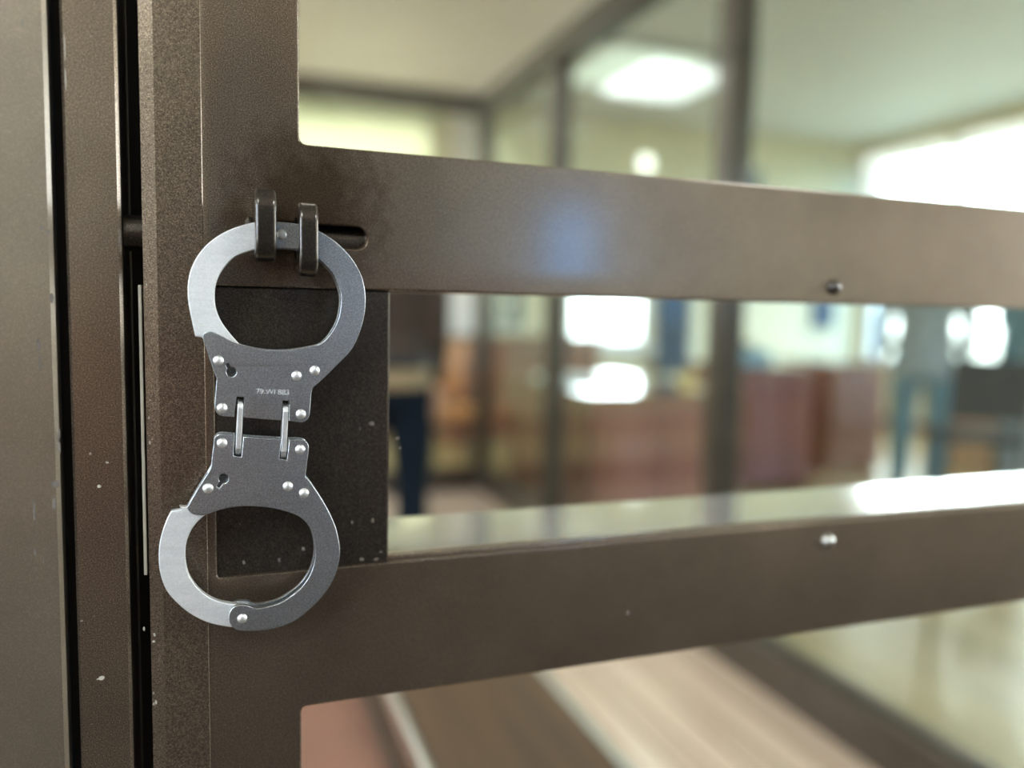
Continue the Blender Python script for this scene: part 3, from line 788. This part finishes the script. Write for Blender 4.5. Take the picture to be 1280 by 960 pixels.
def person(loc, rz, label, jacket, trousers, hem, wr_l, wr_r, el_l, el_r, shirt=None, H=1.0):
    p = empty('person', loc, rz, label, 'person'); p.scale = (H, H, H)
    J = {'pelvis': (0, 0, .94, .125, .095), 'waist': (0, 0, 1.08, .115, .085), 'chest': (0, .01, 1.28, .140, .098), 'collar': (0, .015, 1.42, .085, .065), 'neck': (0, .01, 1.50, .050, .052), 'skull': (0, -.005, 1.58, .050, .055)}
    E = [('pelvis', 'waist'), ('waist', 'chest'), ('chest', 'collar'), ('collar', 'neck'), ('neck', 'skull')]
    wr = {'l': (wr_l, el_l, -1), 'r': (wr_r, el_r, 1)}
    for s, (w, e, sg) in wr.items():
        J['sh'+s] = (sg*.185, .015, 1.385, .056, .056); J['el'+s] = (*e, .042, .042); J['wr'+s] = (*w, .027, .024)
        E += [('collar', 'sh'+s), ('sh'+s, 'el'+s), ('el'+s, 'wr'+s)]
        d = (Vector(w)-Vector(e)).normalized()
        sd = Vector((0, 1, 0)).cross(d); sd = sd.normalized() if sd.length > 0.1 else Vector((1, 0, 0))
        nrm = d.cross(sd)
        pal = Vector(w)+d*.055
        J['pa'+s] = (*pal, .030, .016); E.append(('wr'+s, 'pa'+s))
        for k, (off, ln) in enumerate(((-.027, .070), (-.009, .080), (.009, .075), (.027, .060))):
            b = pal+d*.030+sd*off; m = b+d*ln*.5+nrm*.008; tp = b+d*ln*.85+nrm*.028
            for nm, q, r in (('fb', b, .0095), ('fm', m, .0088), ('ft', tp, .0078)): J[f'{nm}{s}{k}'] = (*q, r, r)
            E += [('pa'+s, f'fb{s}{k}'), (f'fb{s}{k}', f'fm{s}{k}'), (f'fm{s}{k}', f'ft{s}{k}')]
        b = Vector(w)+d*.03-sd*.034; tp = b+d*.045-sd*.018+nrm*.012
        J['tb'+s] = (*b, .011, .011); J['tt'+s] = (*tp, .0085, .0085)
        E += [('wr'+s, 'tb'+s), ('tb'+s, 'tt'+s)]
        J['hip'+s] = (sg*.095, 0, .87, .088, .092); J['kn'+s] = (sg*.105, -.01, .49, .058, .060); J['an'+s] = (sg*.11, .02, .095, .038, .042); J['to'+s] = (sg*.125, -.13, .035, .036, .026)
        E += [('pelvis', 'hip'+s), ('hip'+s, 'kn'+s), ('kn'+s, 'an'+s), ('an'+s, 'to'+s)]
    me = skin_mesh(J, E, 'pelvis')
    bm = bmesh.new(); bm.from_mesh(me); bpy.data.meshes.remove(me)
    head_into(bm, 0, -.02, 1.625)
    from_bm('body', bm, M['skin'], p, False, 80)
    bm = bmesh.new()
    loft(bm, [(0, hem, .190, .135), (0, hem+.09, .186, .132), (0, 1.08, .165, .118), (.005, 1.20, .178, .124), (.01, 1.30, .188, .124), (.012, 1.38, .196, .112), (.012, 1.42, .178, .098), (.012, 1.455, .118, .082), (.01, 1.48, .078, .072), (.008, 1.505, .067, .067)])
    for s in 'lr':
        w = Vector(J['wr'+s][:3]); e = Vector(J['el'+s][:3]); sh = Vector(J['sh'+s][:3])
        limb(bm, [(sh, .072), (sh.lerp(e, .5), .062), (e, .054), (w+(e-w)*.10, .044)])
    cloth(bm, 'jacket', jacket, p)
    bm = bmesh.new()
    loft(bm, [(0, .80, .172, .118), (0, .90, .176, .122), (0, 1.00, .160, .112), (0, 1.03, .155, .108)])
    for sg in (-1, 1):
        limb(bm, [(Vector((sg*.090, 0, .84)), .100), (Vector((sg*.10, -.004, .66)), .088), (Vector((sg*.105, -.008, .49)), .074), (Vector((sg*.108, .006, .28)), .069), (Vector((sg*.11, .014, .055)), .066)])
    cloth(bm, 'trousers', trousers, p)
    for sg in (-1, 1):
        bm = bmesh.new()
        bsph(bm, (sg*.12, -.06, .042), .050, .135, .042, 20, 12)
        for v in bm.verts: v.co.z = max(v.co.z, 0.002)
        from_bm('shoe', bm, M['shoe'], p, False, 60)
    bm = bmesh.new()
    bsph(bm, (0, .012, 1.655), .084, .098, .098, 24, 16)
    bmesh.ops.delete(bm, geom=[v for v in bm.verts if (v.co.z < 1.60 and v.co.y < .03) or v.co.z < 1.545 or (v.co.y < -.055 and v.co.z < 1.70)], context='VERTS')
    from_bm('hair', bm, M['hair'], p, False, 80)
    if shirt is not None:
        bm = bmesh.new(); loft(bm, [(0, hem-.10, .186, .130), (0, hem+.03, .184, .130)]); cloth(bm, 'shirt_tail', shirt, p)
        bm = bmesh.new(); loft(bm, [(0, hem-.012, .197, .142), (0, hem+.035, .197, .142)]); cloth(bm, 'waistband', M['belt'], p)
    return p
person((.60, 3.02, PLANK_Z), 2.9, 'person in a brown jacket and navy trousers standing inside the cage', M['brown_cloth'], M['navy'], .96,
       (-.20, -.06, .86), (.20, -.06, .86), (-.205, .02, 1.10), (.205, .02, 1.10), M['khaki'], 0.92)
person((4.24, 3.88, 0), 2.5, 'person in a long slate-grey coat and teal-blue trousers standing before the windows', M['slate'], M['teal'], .74,
       (-.25, -.06, .84), (.25, -.06, .84), (-.25, .03, 1.11), (.25, .03, 1.11))
person((4.64, 3.50, 0), 1.2, 'person in a teal-blue jacket and dark trousers standing at the far right', M['teal'], M['slate'], .84,
       (-.25, -.06, .84), (.10, -.22, 1.08), (-.25, .03, 1.11), (.26, -.02, 1.10))

person((.12, -.585, 0), PI, 'person in dark clothes holding up a phone in front of the cage door', M['navy'], M['slate_dark'], .90,
       (-.03, -.378, 1.09), (.125, -.378, 1.09), (-.24, -.13, 1.09), (.25, -.13, 1.09))
ph = empty('phone', (0, -.082, 1.1), 0, 'black phone held up by the person in dark clothes', 'phone')
box('case', -.040, .125, -.0835, -.0755, 1.062, 1.138, M['shoe'], ph, 0.003, 2, True)
bm = bmesh.new(); bcyl(bm, (.025, -.0756, 1.1), (.025, -.0735, 1.1), .011, None, 28); from_bm('lens', bm, M['belt'], ph, True)

# ------------------------------------------------------------------ courtroom furniture
def table(name, x0, x1, y0, y1, h, label, cat, top=None, panel=None):
    t = empty(name, ((x0+x1)/2, (y0+y1)/2, 0), 0, label, cat)
    top = top or M['desk_top']; panel = panel or M['mahogany']
    box('table_top', x0, x1, y0, y1, h-0.03, h, top, t, 0.004, 1, True)
    box('front_panel', x0+0.03, x1-0.03, y0+0.03, y0+0.055, 0.06, h-0.03, panel, t, 0.003, 1, True)
    bm = bmesh.new(); n = max(2, int((x1-x0)/0.28))
    for k in range(n):
        a = x0+0.06+(x1-x0-0.12)*k/n; b = x0+0.06+(x1-x0-0.12)*(k+1)/n
        bbox(bm, a+0.025, b-0.025, y0+0.018, y0+0.032, 0.14, h-0.10, 0.006)
    from_bm('raised_panel', bm, panel, t, True)
    for x in (x0+0.03, x1-0.055):
        box('side_panel', x, x+0.025, y0+0.055, y1-0.03, 0.0, h-0.03, panel, t, 0.003, 1, True)
    return t
table('desk', 1.66, 2.46, 3.42, 4.70, 0.72, 'glossy reddish desk standing beside the glass wall of the cage', 'desk')
table('desk', 3.02, 3.58, 4.05, 4.75, 0.80, 'mahogany desk with a teal folder on top, near the yellow wall', 'desk')
table('desk', 3.99, 4.52, 4.40, 4.98, 0.80, 'narrow mahogany desk left of the person in the slate-grey coat', 'desk')
table('judge_bench', 1.75, 3.05, 6.05, 6.65, 0.92, 'long reddish wooden judge bench in front of the far wall', 'desk')
table('desk', 5.2, 5.7, 4.05, 4.7, 0.74, 'light wooden desk under the big side window', 'desk', M['orange_wood'], wood('light_oak', (0.42, 0.27, 0.16), (0.58, 0.40, 0.26), 2, 0, 0.45))
def chair(loc, rz, label, cloth, frame, group=None):
    c = empty('chair', loc, rz, label, 'chair', group)
    box('seat', -.22, .22, -.21, .21, .42, .47, cloth, c, 0.012, 2)
    bm = bmesh.new(); bbox(bm, -.21, .21, .19, .225, .55, .90, 0.012, 2)
    for v in bm.verts: v.co.y += 0.10*(v.co.z-.55)
    from_bm('backrest', bm, cloth, c)
    for sx in (-1, 1):
        for sy in (-1, 1):
            bm = bmesh.new()
            bcyl(bm, (sx*.20, sy*.20, 0.0), (sx*.19, sy*.18, .43), .013)
            if sy > 0: bcyl(bm, (sx*.19, .18, .43), (sx*.19, .225, .80), .012)
            from_bm('leg', bm, frame, c)
    return c
chair((4.13, 3.40, 0), 2.6, 'navy chair beside the person in the slate-grey coat', M['navy'], M['chair_black'])
chair((1.42, 5.02, 0), 0.1, 'chair with an orange plywood back beyond the cage corner', M['orange_wood'], M['chair_black'])
chair((3.74, 5.02, 0), 0.0, 'navy chair behind the gap between two mahogany desks', M['navy'], M['chair_black'])

# things lying on the desks
def papers(loc, w, d, h, mat, label, name='paper_stack', cat='papers', rz=0.1):
    o = box(name, -w/2, w/2, -d/2, d/2, 0, h, mat, None, 0.001)
    o.location = loc; o.rotation_euler = (0, 0, rz); tag(o, label, cat)
    return o
papers((1.86, 4.15, .72), .26, .34, .03, M['paper'], 'stack of white papers on the glossy reddish desk')
papers((3.20, 4.38, .80), .24, .32, .09, M['teal_card'], 'thick teal folder lying on a mahogany desk', 'folder', 'folder')
mug = empty('mug', (2.34, 3.66, .72), 0, 'yellow mug on the corner of the glossy reddish desk', 'mug')
bm = bmesh.new(); bcyl(bm, (0, 0, 0.0005), (0, 0, .085), .036, .040, 28)
bm.faces.ensure_lookup_table()
topf = max(bm.faces, key=lambda f: f.calc_center_median().z)
r_ = bmesh.ops.inset_region(bm, faces=[topf], thickness=.004)
bmesh.ops.translate(bm, verts=list(topf.verts), vec=(0, 0, -.07))
from_bm('cup', bm, M['yellow_card'], mug)
bm = bmesh.new()
for k in range(8):
    t0, t1 = -PI/2+PI*k/8, -PI/2+PI*(k+1)/8
    bcyl(bm, (.036+.026*math.cos(t0), 0, .043+.026*math.sin(t0)), (.036+.026*math.cos(t1), 0, .043+.026*math.sin(t1)), .0045, None, 10)
from_bm('handle', bm, M['yellow_card'], mug)

# wall things
def board(x0, x1, z0, z1, mat, name, label, cat, depth=.03):
    t = empty(name, ((x0+x1)/2, FARY, z0), 0, label, cat)
    box('panel', x0+.015, x1-.015, FARY-depth, FARY-.001, z0+.015, z1-.015, mat, t, 0.002, 1, True)
    bm = bmesh.new()
    for a, b, c, d in ((x0, x1, z0, z0+.02), (x0, x1, z1-.02, z1), (x0, x0+.02, z0, z1), (x1-.02, x1, z0, z1)):
        bbox(bm, a, b, FARY-depth-.01, FARY-.001, c, d, 0.002)
    from_bm('frame', bm, M['grey_plastic'], t, True)
board(2.36, 2.66, .98, 1.60, M['board_blue'], 'noticeboard', 'small dark blue noticeboard on the far wall above the judge bench', 'noticeboard')
board(6.02, 6.28, 1.00, 1.75, M['board_blue'], 'noticeboard', 'narrow dark blue noticeboard near the corner of the yellow wall', 'noticeboard')
sp = empty('wall_speaker', (5.10, FARY, 2.28), 0, 'small dark loudspeaker high on the yellow wall', 'speaker')
box('case', 5.02, 5.18, FARY-.13, FARY-.001, 2.28, 2.60, M['grey_plastic'], sp, 0.012, 2, True)
bm = bmesh.new(); bcyl(bm, (5.10, FARY-.128, 2.38), (5.10, FARY-.137, 2.38), .05)
from_bm('cone', bm, M['belt'], sp, True)
bm = bmesh.new(); bcyl(bm, (5.10, FARY-.128, 2.52), (5.10, FARY-.137, 2.52), .025)
from_bm('cone', bm, M['belt'], sp, True)
# blue curtain beside the far window
cur = empty('curtain', (4.25, FARY-.07, .52), 0, 'blue curtain gathered beside the far window', 'curtain')
bm = bmesh.new(); nx, nz = 60, 10; g = []
for i in range(nx+1):
    s = i/nx; row = []
    for k in range(nz+1):
        z = .52+(2.15-.52)*k/nz
        row.append(bm.verts.new((4.05+.40*s, FARY-.075+.028*math.sin(s*2*PI*6)*(1-.3*k/nz), z)))
    g.append(row)
for i in range(nx):
    for k in range(nz): bm.faces.new((g[i][k], g[i+1][k], g[i+1][k+1], g[i][k+1]))
bmesh.ops.solidify(bm, geom=list(bm.faces), thickness=0.003)
from_bm('cloth', bm, M['blue_curtain'], cur, True, 80)
bm = bmesh.new(); bcyl(bm, (3.0, FARY-.075, 2.16), (4.55, FARY-.075, 2.16), .014)
for x in (3.05, 4.5): bcyl(bm, (x, FARY-.075, 2.16), (x, FARY-.001, 2.16), .010)
from_bm('curtain_rod', bm, M['trim_metal'], cur, True)
# cream roller blind over the other far window
bl = empty('roller_blind', (1.10, FARY-.03, .98), 0, 'cream roller blind drawn down over the far window left of the pilaster', 'blind')
def blind_mat():
    m = bpy.data.materials.new('cream_blind_cloth'); m.use_nodes = True
    nt = m.node_tree; nt.nodes.clear()
    out = nt.nodes.new('ShaderNodeOutputMaterial'); mx = nt.nodes.new('ShaderNodeMixShader'); mx.inputs[0].default_value = 0.6
    d = nt.nodes.new('ShaderNodeBsdfDiffuse'); t = nt.nodes.new('ShaderNodeBsdfTranslucent')
    n = noise(nt, objcoord(nt, (1, 1, 0.1)), 60)
    nt.links.new(ramp(nt, n, [(0.3, (0.70, 0.68, 0.54)), (0.7, (0.76, 0.74, 0.60))]), d.inputs[0])
    t.inputs[0].default_value = (0.84, 0.78, 0.64, 1)
    nt.links.new(d.outputs[0], mx.inputs[1]); nt.links.new(t.outputs[0], mx.inputs[2]); nt.links.new(mx.outputs[0], out.inputs[0])
    return m
box('cloth', .36, 1.84, FARY-.028, FARY-.026, .99, 2.84, blind_mat(), bl, 0, 1, True)
bm = bmesh.new(); bcyl(bm, (.33, FARY-.032, 2.86), (1.87, FARY-.032, 2.86), .028, None, 24); from_bm('roller', bm, M['white'], bl, True)
box('bottom_bar', .36, 1.84, FARY-.033, FARY-.021, .965, .992, M['white'], bl, 0.003, 1, True)
# round wall lamp
M['small_lamp'] = emit('small_lit_shade', (1.0, 0.98, 0.9), 2.5)
wl_ = empty('wall_lamp', (3.90, FARY, 2.57), 0, 'small round lit wall lamp above the far window', 'lamp')
bm = bmesh.new(); bcyl(bm, (3.90, FARY-.001, 2.57), (3.90, FARY-.03, 2.57), .075); from_bm('base', bm, M['white'], wl_, True)
bm = bmesh.new(); bsph(bm, (3.90, FARY-.03, 2.57), .065, .05, .065); from_bm('lamp_shade', bm, M['small_lamp'], wl_, True)
# ceiling lights; all but the first are unseen, added as fill
def ceiling_light(x, y, label, group=None, mat='lamp'):
    t = empty('ceiling_light', (x, y, CEIL-.06), 0, label, 'ceiling light', group)
    bm = bmesh.new()
    for a, b, c, d in ((-.42, .42, -.50, -.46), (-.42, .42, .46, .50), (-.42, -.38, -.50, .50), (.38, .42, -.50, .50)): bbox(bm, a, b, c, d, 0, .06, 0.003)
    from_bm('frame', bm, M['white'], t)
    box('diffuser', -.385, .385, -.465, .465, .012, .055, M[mat], t, 0.004)
ceiling_light(2.95, 5.55, 'rectangular ceiling light above the glossy desk', None, 'lamp_dim')
ceiling_light(-1.7, 2.6, 'unseen ceiling light added as fill over the left side of the dock cage')
ceiling_light(-0.2, 2.0, 'unseen ceiling light added as fill over the bench in the cage')
ceiling_light(-0.3, 5.7, 'unseen ceiling light added to brighten the far wall beyond the cage', None, 'fill_mid')
ceiling_light(5.2, 1.2, 'unseen ceiling light added as fill near the long side windows', 'added fill lights')
ceiling_light(2.4, -1.9, 'unseen ceiling light added as fill behind the camera on the long window side', 'added fill lights')
ceiling_light(-1.3, -1.9, 'unseen ceiling light added as fill behind the camera near the left wall', 'added fill lights')
